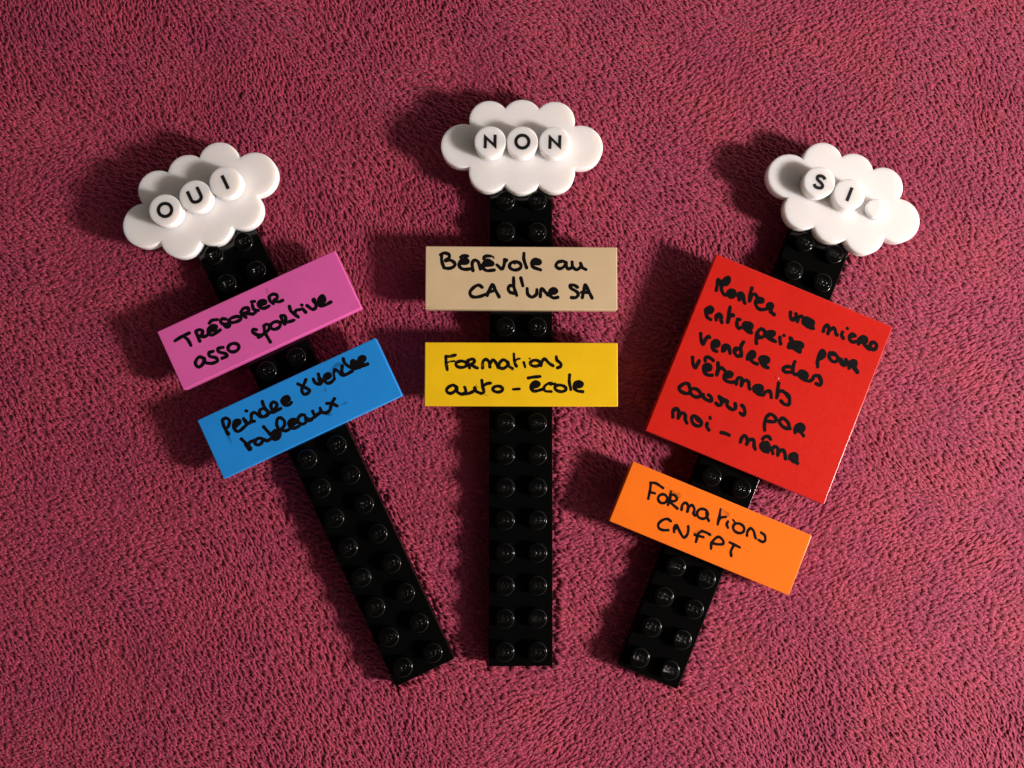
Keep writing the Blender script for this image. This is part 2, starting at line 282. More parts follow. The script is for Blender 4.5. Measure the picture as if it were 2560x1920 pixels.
  ('Monter', [[0.96,-20.58,15.32,-20.79,16.64,-21.15,18.03,-20.19,17.54,-19.58,16.5],[0.96,-20.19,17.54,-19.55,18.83,-18.94,19.54,-18.44,18.91,-18.75,17.75,-19.69,17.1,-19.37,15.95,-18.33,15.1,-17.46,15.47],[1.59,-19.47,17.97,-18.88,18.73],[0.96,-15.91,16.37,-15.86,15.89,-16.06,15.45,-16.47,15.18,-16.95,15.16,-17.36,15.41,-17.59,15.84,-17.55,16.32,-17.27,16.72,-16.83,16.92,-16.35,16.85,-15.99,16.53,-15.84,16.07],[1.79,-16.98,16.18,-16.58,15.83],[0.96,-14.36,15.35,-15.0,16.5,-14.53,17.08,-13.77,16.75,-13.28,15.68,-12.72,15.08],[1.19,-14.97,16.25,-14.25,16.04],[0.96,-12.5,19.34,-12.36,17.86,-11.88,16.0],[0.96,-11.8,16.29,-11.91,17.53,-11.28,18.18,-10.47,17.75],[1.09,-12.0,17.75,-11.87,16.78],[0.96,-9.99,16.54,-8.9,16.99,-8.9,17.64,-9.79,17.65,-10.34,16.78,-10.0,15.76,-9.05,15.13,-7.98,15.32,-7.09,15.95],[1.39,-9.9,16.96,-9.31,17.08],[0.96,-7.09,15.95,-7.22,16.93,-6.67,17.48,-6.08,17.27,-6.06,16.25,-6.15,15.83,-4.89,15.21],[1.79,-6.77,16.6,-6.43,16.87],[1.09,-5.91,15.55,-4.91,15.26]]),
  ('une', [[0.96,-1.28,17.41,-0.97,16.45,-0.34,15.82,0.32,16.09,0.5,16.94,0.13,17.55],[1.09,0.13,16.27,0.59,16.72],[0.96,0.5,16.94,1.15,15.93],[0.96,1.2,15.95,1.13,16.94,1.66,17.55,2.42,17.23],[0.96,4.81,16.8,4.66,16.33,4.25,15.98,3.68,15.86,3.14,16.01,2.78,16.38,2.71,16.87,2.95,17.32,3.43,17.6,4.0,17.63,4.51,17.4,4.78,16.98,4.75,16.5],[2.59,3.23,16.79,4.23,16.83],[0.96,3.53,16.02,4.66,15.73,5.51,15.83],[1.59,4.05,15.99,4.95,15.98]]),
  ('micro', [[0.96,8.07,16.13,8.0,17.12,8.39,17.92,9.04,17.55,9.38,16.03],[0.96,9.38,16.03,9.52,16.99,10.18,17.9,10.78,17.51,11.28,16.7,11.64,16.59],[0.9,8.93,17.51,9.65,17.3],[0.96,12.65,17.78,12.68,17.03,13.37,16.41],[0.8,13.38,19.17,13.49,19.07],[0.96,15.95,18.13,15.12,18.3,14.67,17.47,15.12,16.64,16.06,16.52,16.85,17.1],[1.19,15.18,17.81,15.68,18.15],[0.96,17.44,16.58,17.16,17.61,17.68,18.6,18.64,18.74,19.05,18.01,18.75,17.12,20.17,16.43,21.04,16.8],[2.19,17.75,17.73,18.37,18.12],[0.96,21.75,18.01,21.9,17.52,21.8,17.05,21.49,16.74,21.04,16.67,20.61,16.87,20.3,17.29,20.23,17.78,20.4,18.22,20.77,18.47,21.22,18.44,21.63,18.16,21.87,17.71],[0.8,20.51,17.86,20.64,18.17],[1.0,19.73,16.89,20.63,16.88]]),
  ('entreprise', [[0.96,-21.06,9.35,-19.83,9.61,-19.65,10.45,-20.31,10.81,-20.94,10.17,-20.96,9.26,-20.15,8.19,-19.17,7.96],[1.99,-20.66,9.77,-20.09,10.27],[0.96,-17.84,8.45,-18.17,9.28,-17.61,10.09,-16.88,9.69,-16.78,8.96,-16.28,8.34],[0.9,-17.87,9.15,-17.37,9.48],[0.96,-15.79,12.7,-15.49,11.16,-14.94,8.96],[0.96,-14.9,9.36,-15.01,10.6,-14.38,11.24,-14.29,11.02],[1.09,-15.06,10.71,-14.34,11.13],[0.96,-12.42,10.78,-12.88,10.34,-12.55,9.19,-11.81,8.61,-11.35,9.05],[1.09,-12.85,10.6,-12.53,10.74],[0.96,-8.98,10.24,-9.04,9.81,-9.38,9.45,-9.89,9.25,-10.42,9.29,-10.81,9.54,-10.95,9.94,-10.79,10.36,-10.39,10.68,-9.85,10.8,-9.35,10.7,-9.03,10.39,-8.99,9.97],[2.39,-10.33,9.99,-9.63,10.16],[0.96,-10.5,9.15,-9.33,8.75,-8.48,8.85],[1.39,-9.83,9.05,-9.04,9.0],[0.96,-6.34,6.81,-6.91,8.1,-7.1,9.55,-6.53,10.68,-5.51,10.34,-5.3,9.15,-6.37,8.32],[0.8,-6.63,8.98,-6.52,8.39],[0.96,-5.27,10.06,-4.42,10.8,-3.39,11.1,-3.07,10.59,-3.66,9.84,-4.79,9.49,-3.51,9.13,-2.09,9.08],[1.59,-4.49,10.0,-3.66,10.48],[1.19,-3.81,9.26,-2.77,9.19],[0.96,-1.45,10.5,-1.14,9.74,-0.68,9.04],[0.85,-0.75,11.31,-0.61,11.34],[0.96,1.02,11.4,1.65,10.76,1.77,9.79,1.44,9.02],[1.29,1.31,11.13,1.8,10.7],[0.96,1.6,8.96,2.28,10.13,3.46,11.01,4.16,11.17,4.52,10.56,3.97,9.69,2.67,9.78],[2.39,2.04,9.78,3.89,10.55],[0.96,2.8,9.46,3.71,9.07,4.55,9.04],[1.39,3.36,9.31,4.3,9.19]]),
  ('pour', [[0.96,9.99,7.29,9.41,8.77,9.29,10.38,9.59,11.58,10.41,11.1,10.43,10.08,9.55,9.08],[1.59,9.65,10.78,9.84,9.96],[0.96,11.57,11.71,11.65,10.85,12.58,10.09,13.48,10.08,14.07,10.83,13.51,11.62,12.6,12.01,11.57,11.71],[1.0,11.88,11.58,12.73,11.68],[0.96,13.86,11.38,14.77,11.0,15.14,10.38,16.11,10.15,16.47,11.19,15.89,11.72],[1.29,14.73,11.11,15.77,10.39],[0.96,17.44,10.01,17.08,10.94,17.55,12.03,18.36,12.23,18.65,11.47,18.36,10.58,19.74,9.81],[1.99,17.63,11.17,18.09,11.61],[1.19,18.73,10.61,19.62,9.96],[1.19,16.14,11.06,17.16,10.72]]),
  ('vendre', [[0.96,-20.15,3.73,-19.51,2.46,-18.6,1.44,-18.49,2.76,-18.15,3.8,-17.73,3.71],[0.96,-16.35,2.0,-15.27,2.32,-14.99,3.2,-15.8,3.63,-16.43,2.98,-16.4,1.97,-15.73,1.24,-14.8,1.12],[1.99,-16.04,2.64,-15.58,3.08],[0.96,-13.5,1.77,-13.71,2.85,-13.17,3.52,-12.4,3.4,-11.97,2.7,-11.54,1.99],[1.39,-13.35,2.12,-13.25,2.61],[0.96,-9.46,5.89,-9.7,4.89,-9.42,3.86],[0.96,-9.63,5.29,-9.48,4.17,-8.66,2.46],[0.96,-9.81,3.89,-10.74,3.65,-10.64,2.66,-9.66,2.04,-8.78,2.41],[1.0,-10.54,3.15,-10.39,3.5],[0.96,-6.98,2.28,-7.13,3.39,-6.67,4.46,-5.89,4.35,-5.67,3.41,-6.4,2.67,-5.3,2.1,-4.27,2.09],[1.59,-6.7,3.42,-6.3,3.88],[0.96,-1.97,4.01,-2.05,3.59,-2.43,3.23,-2.98,3.02,-3.55,3.04,-3.96,3.28,-4.1,3.67,-3.92,4.08,-3.48,4.41,-2.9,4.54,-2.37,4.45,-2.03,4.15,-1.99,3.75],[1.99,-3.46,3.74,-2.53,3.98],[0.96,-3.54,2.83,-2.56,2.21,-1.43,2.31],[1.0,-3.19,2.68,-2.24,2.49]]),
  ('des', [[0.96,4.25,6.24,4.26,5.22,4.67,3.87,5.2,3.32,6.01,3.53],[0.96,4.36,4.5,3.21,4.53,2.31,3.9,2.25,3.24,3.18,2.99,4.37,3.49],[0.96,8.29,4.09,8.2,3.64,7.86,3.29,7.37,3.14,6.87,3.23,6.53,3.55,6.42,3.99,6.6,4.42,7.0,4.72,7.51,4.79,7.97,4.62,8.25,4.25,8.26,3.8],[2.39,6.94,4.05,7.73,3.99],[0.96,6.42,3.45,7.85,3.03,9.33,3.14,9.92,3.89,9.99,4.68,10.56,5.17,11.39,5.01,12.1,4.16],[0.96,11.26,5.35,12.19,4.24,12.24,3.27,11.17,3.22]]),
  ('vetements', [[0.96,-19.84,-2.56,-19.23,-3.84,-18.21,-4.74,-18.06,-3.65,-17.99,-2.74],[0.96,-16.58,-2.16,-16.8,-1.51,-16.33,-1.03,-15.43,-1.09,-14.76,-1.32],[0.96,-16.06,-4.28,-14.93,-3.81,-14.81,-3.03,-15.63,-2.79,-16.28,-3.35,-16.23,-4.21,-15.46,-5.06,-14.41,-5.13,-13.65,-4.82],[2.19,-15.71,-3.7,-15.26,-3.36],[0.96,-13.43,-1.43,-12.96,-2.7,-12.62,-4.31],[0.96,-12.58,-3.86,-12.6,-2.7,-12.07,-2.19,-11.02,-2.63],[0.96,-10.65,-3.94,-9.4,-3.42,-9.14,-2.58,-10.05,-2.52,-10.77,-3.26,-10.67,-4.24,-9.87,-4.78,-8.75,-4.68,-7.9,-4.26],[1.79,-10.25,-3.48,-9.57,-2.98],[0.96,-7.26,-4.58,-7.47,-3.49,-7.17,-2.78,-6.39,-2.9,-5.98,-4.48],[0.96,-5.98,-4.48,-5.94,-3.3,-5.29,-2.73,-4.52,-3.0,-4.06,-3.98,-3.68,-4.4],[0.9,-6.24,-3.27,-5.74,-3.07],[0.96,-0.81,-3.27,-0.89,-3.66,-1.26,-4.01,-1.8,-4.2,-2.35,-4.19,-2.75,-3.97,-2.88,-3.6,-2.71,-3.21,-2.28,-2.9,-1.71,-2.77,-1.19,-2.86,-0.86,-3.13,-0.83,-3.52],[2.19,-2.28,-3.68,-1.41,-3.31],[0.96,-2.41,-4.46,-1.29,-4.73,-0.06,-4.51],[0.96,-0.06,-4.51,0.19,-3.67,0.95,-2.99,1.55,-3.4,2.04,-4.29],[0.96,2.43,-0.26,2.83,-1.85,3.32,-3.84],[0.96,3.31,-3.25,3.28,-2.24,4.11,-1.75,4.94,-2.0],[0.96,5.19,-1.89,6.11,-2.39,6.72,-3.74,6.6,-4.37,5.67,-4.61,4.62,-4.17],[1.0,5.29,-2.14,6.09,-2.69]]),
  ('cousus', [[0.96,-17.72,-9.8,-18.36,-9.11,-19.26,-9.41,-20.08,-10.63,-19.89,-11.28,-18.95,-11.62,-17.71,-11.47,-17.16,-11.02],[0.96,-14.51,-10.69,-14.78,-11.14,-15.4,-11.4,-16.16,-11.4,-16.85,-11.12,-17.25,-10.67,-17.26,-10.16,-16.87,-9.76,-16.18,-9.57,-15.42,-9.67,-14.8,-10.01,-14.51,-10.5,-14.64,-10.99],[0.96,-13.94,-10.13,-13.63,-10.73,-12.63,-11.04,-11.53,-10.87,-11.88,-10.0,-12.64,-9.73],[0.96,-10.21,-10.91,-9.38,-11.15,-8.86,-10.64,-9.16,-9.89,-10.06,-9.1],[1.0,-9.78,-9.42,-8.61,-9.81],[0.96,-10.06,-9.1,-8.81,-9.31,-7.73,-9.44,-7.56,-10.25,-6.63,-10.74,-5.61,-10.75,-5.26,-10.17,-5.72,-9.19],[0.96,-4.07,-8.94,-3.26,-9.34,-2.64,-10.54,-2.86,-11.07,-3.66,-10.89]]),
  ('par', [[0.96,3.47,-12.45,2.99,-11.37,2.69,-9.74,2.98,-8.69,3.6,-8.2,4.64,-8.47,5.22,-9.05,4.87,-9.66,3.53,-10.1],[0.96,6.22,-9.22,6.12,-8.67,6.56,-8.02,7.42,-8.13,8.3,-8.59,9.11,-9.76],[0.96,6.26,-9.32,7.03,-9.81,8.17,-10.04,9.21,-9.72],[0.96,10.77,-10.13,10.42,-9.22,10.64,-8.32,11.23,-7.72,12.09,-7.83,12.46,-8.49,11.96,-9.29,11.22,-9.48],[2.39,11.14,-8.69,11.64,-8.48],[0.96,11.72,-9.27,12.95,-10.04]]),
  ('moi', [[0.96,-18.85,-18.19,-19.36,-16.77,-18.78,-15.89,-18.02,-16.33,-17.53,-17.99],[0.96,-17.53,-17.99,-17.38,-16.77,-16.86,-16.32,-16.16,-16.61,-15.76,-17.61,-15.09,-18.26],[0.9,-19.25,-16.61,-18.88,-16.22],[0.96,-14.41,-16.35,-14.09,-15.98,-13.03,-16.01,-12.01,-16.52,-11.65,-17.42,-12.27,-17.9,-13.33,-17.88,-14.19,-17.19,-14.42,-16.47],[0.8,-13.35,-16.37,-12.51,-16.73],[0.96,-10.36,-16.42,-10.19,-17.16,-9.37,-17.75],[0.85,-10.27,-14.75,-10.13,-14.98]]),
  ('hyphen', [[0.96,-6.33,-17.19,-5.31,-16.99,-4.25,-17.02]]),
  ('meme', [[0.96,-1.02,-17.54,-1.07,-16.52,-0.71,-15.67,-0.05,-15.87,0.5,-16.68,0.58,-17.46],[0.96,0.63,-17.44,0.82,-16.32,1.65,-15.74,2.09,-16.14,2.49,-17.14,3.01,-17.73],[0.9,0.21,-16.22,0.82,-16.32],[0.96,3.85,-14.73,4.1,-14.05,4.92,-13.62,5.67,-13.98],[0.96,3.96,-16.2,4.64,-15.57,5.16,-15.12,5.98,-15.71,5.93,-16.19,4.87,-16.75],[0.96,4.1,-16.25,4.93,-17.19,6.23,-17.23],[2.59,4.78,-16.21,5.47,-16.5],[0.96,7.49,-17.05,6.95,-16.12,7.34,-15.32,8.21,-15.48,8.8,-16.98],[0.96,8.7,-16.56,8.97,-15.63,9.67,-15.34,10.3,-15.9],[0.96,9.47,-15.49,10.24,-15.89,10.9,-17.07],[0.96,11.88,-16.67,11.66,-15.79,12.59,-15.09,13.3,-15.35,13.07,-16.3,12.4,-16.45,14.06,-16.97],[1.99,12.24,-16.04,13.11,-16.4]]),
 ],
 'orange': [
  ('Formations', [[0.72,-17.84,4.61,-17.39,3.08,-16.97,0.82],[0.72,-17.94,4.65,-16.62,5.03,-14.58,4.65],[0.72,-17.23,2.5,-15.99,2.65],[0.72,-12.52,2.33,-12.63,1.74,-13.04,1.28,-13.64,1.09,-14.24,1.22,-14.68,1.64,-14.81,2.22,-14.6,2.78,-14.12,3.17,-13.49,3.26,-12.92,3.03,-12.57,2.54,-12.55,1.95],[0.72,-12.29,4.05,-11.92,2.73,-11.91,1.27],[0.5,-12.44,4.63,-12.29,4.05],[0.72,-12.32,3.71,-11.33,4.11,-10.43,3.51,-10.77,2.72,-11.9,2.25,-10.72,1.76,-9.4,1.33],[0.9,-12.32,2.89,-11.9,2.25],[0.72,-8.37,1.43,-8.61,2.63,-8.1,3.41,-7.28,3.01,-6.87,1.56],[0.72,-6.85,1.73,-6.89,2.85,-6.33,3.49,-5.47,2.78,-5.29,1.72,-4.75,1.38],[0.72,-1.92,2.78,-1.99,2.12,-2.42,1.56,-3.1,1.29,-3.81,1.37,-4.35,1.79,-4.55,2.41,-4.36,3.06,-3.83,3.54,-3.12,3.7,-2.44,3.51,-2.0,3.01,-1.92,2.36],[0.72,-2.39,3.08,-1.86,2.16,-1.11,1.49],[0.6,0.51,5.25,0.75,4.04],[0.72,0.82,4.07,0.98,2.84,1.24,1.56],[0.72,1.13,2.25,1.29,3.29,2.4,3.99],[0.72,3.31,3.15,3.31,2.33,3.87,1.75],[0.55,4.37,3.99,4.92,3.64],[0.72,7.82,2.49,7.54,1.92,6.91,1.56,6.13,1.51,5.43,1.8,5.01,2.34,5.0,2.96,5.41,3.48,6.1,3.74,6.88,3.68,7.52,3.3,7.81,2.72,7.69,2.11],[0.72,8.95,1.73,8.71,2.77,9.14,3.75,10.12,3.34,10.84,2.34,11.24,1.94],[0.72,11.92,3.76,13.04,3.41,13.55,2.32,13.03,1.78,12.02,1.85]]),
  ('CNFPT', [[0.72,-9.79,-2.16,-10.69,-1.96,-11.73,-2.63,-12.35,-3.94,-11.82,-4.85,-10.67,-4.87,-9.55,-4.41],[0.72,-8.05,-4.28,-8.42,-3.13,-8.03,-2.49,-6.96,-3.51,-5.37,-4.63,-4.8,-3.59,-4.98,-2.53],[0.75,-5.32,-1.7,-5.11,-2.1],[1.0,-8.25,-3.55,-8.0,-2.96],[0.72,-1.74,-1.44,-0.61,-1.39,0.42,-1.53],[0.72,-1.74,-1.44,-2.33,-2.42,-2.17,-4.45],[0.72,-3.09,-2.97,-1.99,-2.84,-0.9,-2.72],[0.72,1.88,-4.57,1.45,-3.29],[0.72,1.45,-3.29,1.91,-1.97,2.59,-1.21,3.78,-1.53,4.21,-2.4,2.97,-2.99,1.59,-3.23],[0.72,5.62,-1.42,6.97,-1.51,8.31,-1.61],[0.72,6.82,-1.57,6.67,-3.25,7.18,-4.34]]),
 ],
}
TADJ = {'pink': (0, 0, 0), 'blue': (0, 0, 0), 'beige': (0, 0, 0), 'yellow': (0, 0, 0), 'red': (0, 0, 0), 'orange': (0, 0, 0)}
FL0 = (0.355, 0.034, 0.093, 1)
FL1 = (0.405, 0.043, 0.088, 1)
FLOW0 = -17
BACK = 0.10

# ------------------------------------------------------------------ black stud plates
ROWS = 16
hist = circ(2.4, 36)
stud_me = stack('stud', hist, [(0, -0.05), (0, 0.2)] + edge(1.7, 0.24, 4))
stud_me.materials.append(M['black'])
# raised maker's lettering on every stud
tx = bpy.data.curves.new('raised_lettering', 'FONT')
tx.body = 'LEGO'
tx.size = 0.205; tx.shear = 0.22; tx.extrude = 0.0; tx.bevel_depth = 0.008; tx.bevel_resolution = 2
tx.offset = 0.001; tx.align_x = 'CENTER'; tx.align_y = 'CENTER'; tx.resolution_u = 3; tx.space_character = 0.84
to = bpy.data.objects.new('raised_lettering', tx); C.objects.link(to)
bpy.context.view_layer.update()
dg = bpy.context.evaluated_depsgraph_get()
let_me = bpy.data.meshes.new_from_object(to.evaluated_get(dg))
bpy.data.objects.remove(to)
xs = [v.co.x for v in let_me.vertices]; ys = [v.co.y for v in let_me.vertices]
cx, cy = (max(xs) + min(xs)) / 2, (max(ys) + min(ys)) / 2
kx, ky = 0.375 / (max(xs) - min(xs)), 0.165 / (max(ys) - min(ys))
for v in let_me.vertices:
    v.co.x = (v.co.x - cx) * kx; v.co.y = (v.co.y - cy) * ky
let_me.name = 'raised_lettering'
let_me.shade_smooth()
let_me.materials.clear()
let_me.materials.append(M['black'])
plate_me = stack('body', rect(7.9, ROWS * 4 - 0.1), [(0.12, 0), (0, 0.12)] + edge(3.2, 0.14, 2))
plate_me.materials.append(M['black'])

# covered rows carry tiles or the cloud; their studs sit inside those and cannot be seen
PLATES = [
    (ASM[0], 'long glossy black two-stud-wide plate lying aslant under the pink and blue tiles', {8, 9, 11, 12, 15}),
    (ASM[1], 'long glossy black two-stud-wide plate standing upright under the beige and yellow tiles', {8, 9, 11, 12, 15}),
    (ASM[2], 'long glossy black two-stud-wide plate lying aslant under the red and orange tiles', {4, 5, 7, 8, 9, 10, 11, 12, 15}),
]
for (x, y, t), lab, hidden in PLATES:
    c, s = math.cos(t), math.sin(t)
    hl = ROWS * 4
    root = thing('black_plate', lab, 'toy plate', (x - s * hl, y + c * hl, 0), t, 'black stud plates fanned out on the blanket')
    b = link('body', plate_me, root)
    for k in range(ROWS):
        if k in hidden: continue
        for sx in (-4, 4):
            st = link('stud', stud_me, root)
            st.location = (sx * MM, (4 + 8 * k - hl) * MM, 3.2 * MM)
            le = link('raised_lettering', let_me, st)
            le.location = (0, 0, 1.7 * MM)
            st.rotation_euler = (0, 0, 0)

# ------------------------------------------------------------------ written tiles
TILES = {
    'pink': (0, 96, 7.9, 'pink two by six tile handwritten in black Tresorier asso sportive'),
    'blue': (0, 72, 7.9, 'blue two by six tile handwritten in smeared black Peindre & vendre tableaux'),
    'beige': (1, 96, 7.9, 'beige two by six tile handwritten in black Benevole au CA d\'une SA'),
    'yellow': (1, 72, 7.9, 'yellow two by six tile handwritten in worn black Formations auto-ecole'),
    'red': (2, 80, 23.9, 'large square red tile covered with six lines of black handwriting'),
    'orange': (2, 40, 7.9, 'orange two by six tile handwritten in black Formations CNFPT'),
}
NICE = {'Benevole': 'word_benevole', 'd_une': 'word_d_une', 'ampersand': 'ampersand_sign', 'hyphen': 'hyphen'}
tile_roots = {}
for key, (a, yc, hy, lab) in TILES.items():
    x, y, t = ASM[a]
    dx, dy, dr = TADJ[key]
    t2 = t + dr
    c, s = math.cos(t), math.sin(t)
    root = thing(key + '_tile', lab, 'toy tile', (x + c * dx - s * (yc + dy), y + s * dx + c * (yc + dy), 3.2), t2, 'handwritten coloured tiles')
    tile_roots[key] = root
    # hollow underneath so that the studs fit inside
    o = rect(23.9, hy, 0.22)
    body = stack('body', o, [(0.32, 0.0), (0.32, 0.42), (0.0, 0.5)] + edge(3.2, 0.19, 4))
    link('body', body, root, M[key])
    for name, strokes in INK[key]:
        wornm = M['ink_worn'] if key == 'yellow' or (key == 'blue' and name == 'vendre') else M['ink']
        me = pen_mesh('handwriting', strokes, 3.2 + 0.004, 0.008)
        nm = 'hyphen' if name == 'hyphen' else 'ampersand_sign' if name == 'ampersand' else 'handwritten_word'
        link(nm, me, root, wornm)
for key, sm in SMEAR.items():
    for one in sm:
        link('ink_smear', pen_mesh('ink_smear', [one], 3.2 + 0.002, 0.006), tile_roots[key], M['smear'])
# small moulding mark near the middle of the red tile
mk = stack('moulding_mark', circ(0.55, 20), [(0.0, 3.19), (0.08, 3.235), (0.3, 3.235), (0.42, 3.205)])
link('moulding_mark', mk, tile_roots['red'], M['red']).location = (1.6 * MM, 0.9 * MM, 0)

# ------------------------------------------------------------------ clouds
LOBES = [(a * 1.03, c * 1.03, d * 1.03) for a, c, d in [(-14.36, 0, 5.4), (14.36, 0, 5.4), (-8, 6.35, 4.92), (8, 6.35, 4.92), (0, 6.75, 4.92), (-8, -6.35, 4.92), (8, -6.35, 4.92), (0, -6.75, 4.92)]]
def cloud_outline(ins):
    P = []
    n = 540
    for i in range(n):
        th = 2 * math.pi * i / n
        ux, uy = math.cos(th), math.sin(th)
        best = 0
        for cx, cy, r in LOBES:
            r = r - ins
            b = cx * ux + cy * uy
            disc = b * b - (cx * cx + cy * cy - r * r)
            if disc >= 0 and b + math.sqrt(disc) > best: best = b + math.sqrt(disc)
        P.append((best * ux, best * uy))
    return P
cloud_me = stack('body', cloud_outline, [(0.35, 0), (0.35, 0.35), (0.0, 0.45)] + edge(3.2, 0.25, 4), 50)
cloud_me.materials.append(M['white'])
rt_me = stack('body', circ(3.9, 56), [(0.25, 0.0), (0.25, 0.4), (0.0, 0.48)] + edge(3.2, 0.16, 3))
rt_me.materials.append(M['white'])

def ribbon(path, wd, closed=False):
    """flat printed stroke with square ends; returns verts, faces"""
    V, F = [], []
    n = len(path)
    for i, p in enumerate(path):
        a = path[(i - 1) % n] if closed or i > 0 else path[0]
        c = path[(i + 1) % n] if closed or i < n - 1 else path[-1]
        t = (Vector(c) - Vector(a)).normalized()
        V.append((p[0] - t.y * wd / 2, p[1] + t.x * wd / 2)); V.append((p[0] + t.y * wd / 2, p[1] - t.x * wd / 2))
    for i in range(n if closed else n - 1):
        j = (i + 1) % n
        F.append((2 * i, 2 * i + 1, 2 * j + 1, 2 * j))
    return V, F

def letter(ch):
    w_ = 0.82
    if ch == 'O':
        V, F = ribbon([(1.6 * math.cos(t * math.pi / 24), 1.6 * math.sin(t * math.pi / 24)) for t in range(48)], w_, True)
    elif ch == 'I':
        V, F = ribbon([(0, 1.85), (0, -1.85)], w_)
    elif ch == 'U':
        P = [(-1.28, 1.85), (-1.28, 0.4)] + [(1.28 * math.cos(a), -0.55 + 1.0 * math.sin(a) * 1.0) for a in np.linspace(math.pi, 2 * math.pi, 18)] + [(1.28, 0.4), (1.28, 1.85)]
        V, F = ribbon(P, w_)
    elif ch == 'S':
        P = [tuple(q) for q in catmull([(1.08, 1.0), (0.62, 1.44), (-0.1, 1.55), (-0.78, 1.25), (-0.86, 0.65), (-0.35, 0.2), (0.4, -0.12), (0.98, -0.62), (0.88, -1.25), (0.1, -1.56), (-0.7, -1.45), (-1.15, -0.95)], 0.15)]
        V, F = ribbon(P, w_)
    else:
        h, x1, q = 1.76, 1.58, 0.78
        V = [(-x1, -h), (-x1 + q, -h), (-x1 + q, 0.30), (x1, -h - 0.12), (x1, h), (x1 - q, h), (x1 - q, -0.30), (-x1, h + 0.12)]
        F = [(0, 1, 2, 7), (7, 2, 3, 6), (6, 3, 4, 5)]
    me = bpy.data.meshes.new('printed_letter')
    k = len(V)
    me.from_pydata([(a * MM, b * MM, 3.215 * MM) for a, b in V] + [(a * MM, b * MM, 3.19 * MM) for a, b in V], [], F)
    bm = bmesh.new(); bm.from_mesh(me)
    bmesh.ops.delete(bm, geom=[v for v in bm.verts if not v.link_faces], context='VERTS')
    for f in bm.faces:
        f.normal_update()
        if f.normal.z < 0: f.normal_flip()
    ex = bmesh.ops.extrude_edge_only(bm, edges=[e for e in bm.edges if e.is_boundary])
    for v in ex['geom']:
        if isinstance(v, bmesh.types.BMVert): v.co.z = 3.19 * MM
    bm.to_mesh(me); bm.free()
    me.materials.append(M['print'])
    return me
LET = {ch: letter(ch) for ch in 'OUINS'}

CL = [
    (ASM[3], 'OUI', 'white cloud-shaped plate at the head of the strip with pink tile', (0, 0, 0)),
    (ASM[4], 'NON', 'white cloud-shaped plate at the head of the upright middle strip', (-1, 0, -2)),
    (ASM[5], 'SI', 'white cloud-shaped plate with a bare stud, above the red tile', (3, 0, 0)),
]
ORD = {
    'OUI': ['round white letter tile printed O, lowest on the cloud above the pink tile', 'round white letter tile printed U, on the cloud above the pink tile', 'round white letter tile printed I, beside the U tile on its cloud'],
    'NON': ['round white letter tile printed N, first letter on the middle cloud', 'round white letter tile printed O, between the two N tiles', 'round white letter tile printed N, last letter on the middle cloud'],
    'SI': ['round white letter tile printed S, on the cloud above the red tile', 'round white letter tile printed I, between the S tile and a bare stud'],
}
for (x, y, t), wd, lab, rots in CL:
    root = thing('cloud_plate', lab, 'toy cloud', (x, y, 3.2), t, 'white cloud plates at the heads of the strips')
    link('body', cloud_me, root)
    c, s = math.cos(t), math.sin(t)
    for i, ch in enumerate(wd):
        lx = -8 + 8 * i
        jx, jy = random.uniform(-.04, .04), random.uniform(-.04, .04)
        r2 = thing('round_letter_tile', ORD[wd][i], 'letter tile', (x + c * (lx + jx) - s * jy, y + s * (lx + jx) + c * jy, 6.4), t + math.radians(rots[i]), 'round letter tiles on the clouds')
        link('body', rt_me, r2)
        link('printed_letter', LET[ch], r2)
    if wd == 'SI':
        wm = stud_me.copy(); wm.materials.clear(); wm.materials.append(M['white'])
        st = link('stud', wm, root); st.location = (8 * MM, 0, 3.2 * MM)

# ------------------------------------------------------------------ fleece blanket
def vnoise(x, y, sc, seed):
    """smooth value noise, -1..1"""
    r = np.random.default_rng(seed)
    g = r.uniform(-1, 1, (64, 64))
    u = x / sc + 31.7; v = y / sc + 17.3
    i = np.floor(u).astype(int); j = np.floor(v).astype(int)
    fu = u - i; fv = v - j
    fu = fu * fu * (3 - 2 * fu); fv = fv * fv * (3 - 2 * fv)
    G = lambda a, b: g[a % 64, b % 64]
    return (G(i, j) * (1 - fu) + G(i + 1, j) * fu) * (1 - fv) + (G(i, j + 1) * (1 - fu) + G(i + 1, j + 1) * fu) * fv

def ground(x, y):
    return 0.6 * vnoise(x, y, 42, 1) + 0.42 * vnoise(x, y, 17, 2)

m, nt, b = mat('raspberry_fleece')
N, L = nt.nodes, nt.links
at = N.new('ShaderNodeAttribute'); at.attribute_name = 'tint'
tc = N.new('ShaderNodeTexCoord')
n1 = N.new('ShaderNodeTexNoise'); n1.inputs['Scale'].default_value = 0.55; n1.inputs['Detail'].default_value = 3
L.new(tc.outputs['Object'], n1.inputs['Vector'])
ra = N.new('ShaderNodeValToRGB')
ra.color_ramp.elements[0].position = 0.36; ra.color_ramp.elements[0].color = FL0
ra.color_ramp.elements[1].position = 0.62; ra.color_ramp.elements[1].color = FL1
L.new(n1.outputs['Fac'], ra.inputs['Fac'])
sc_ = N.new('ShaderNodeVectorMath'); sc_.operation = 'SCALE'
L.new(ra.outputs['Color'], sc_.inputs[0]); L.new(at.outputs['Fac'], sc_.inputs['Scale'])
L.new(sc_.outputs['Vector'], b.inputs['Base Color'])
b.inputs['Roughness'].default_value = 0.75
tr = N.new('ShaderNodeBsdfTranslucent'); L.new(sc_.outputs['Vector'], tr.inputs['Color'])
mxs = N.new('ShaderNodeMixShader'); mxs.inputs[0].default_value = 0.3
L.new(b.outputs[0], mxs.inputs[1]); L.new(tr.outputs[0], mxs.inputs[2]); L.new(mxs.outputs[0], N['Material Output'].inputs['Surface'])
b.inputs['Sheen Weight'].default_value = 0.28
b.inputs['Sheen Roughness'].default_value = 0.4
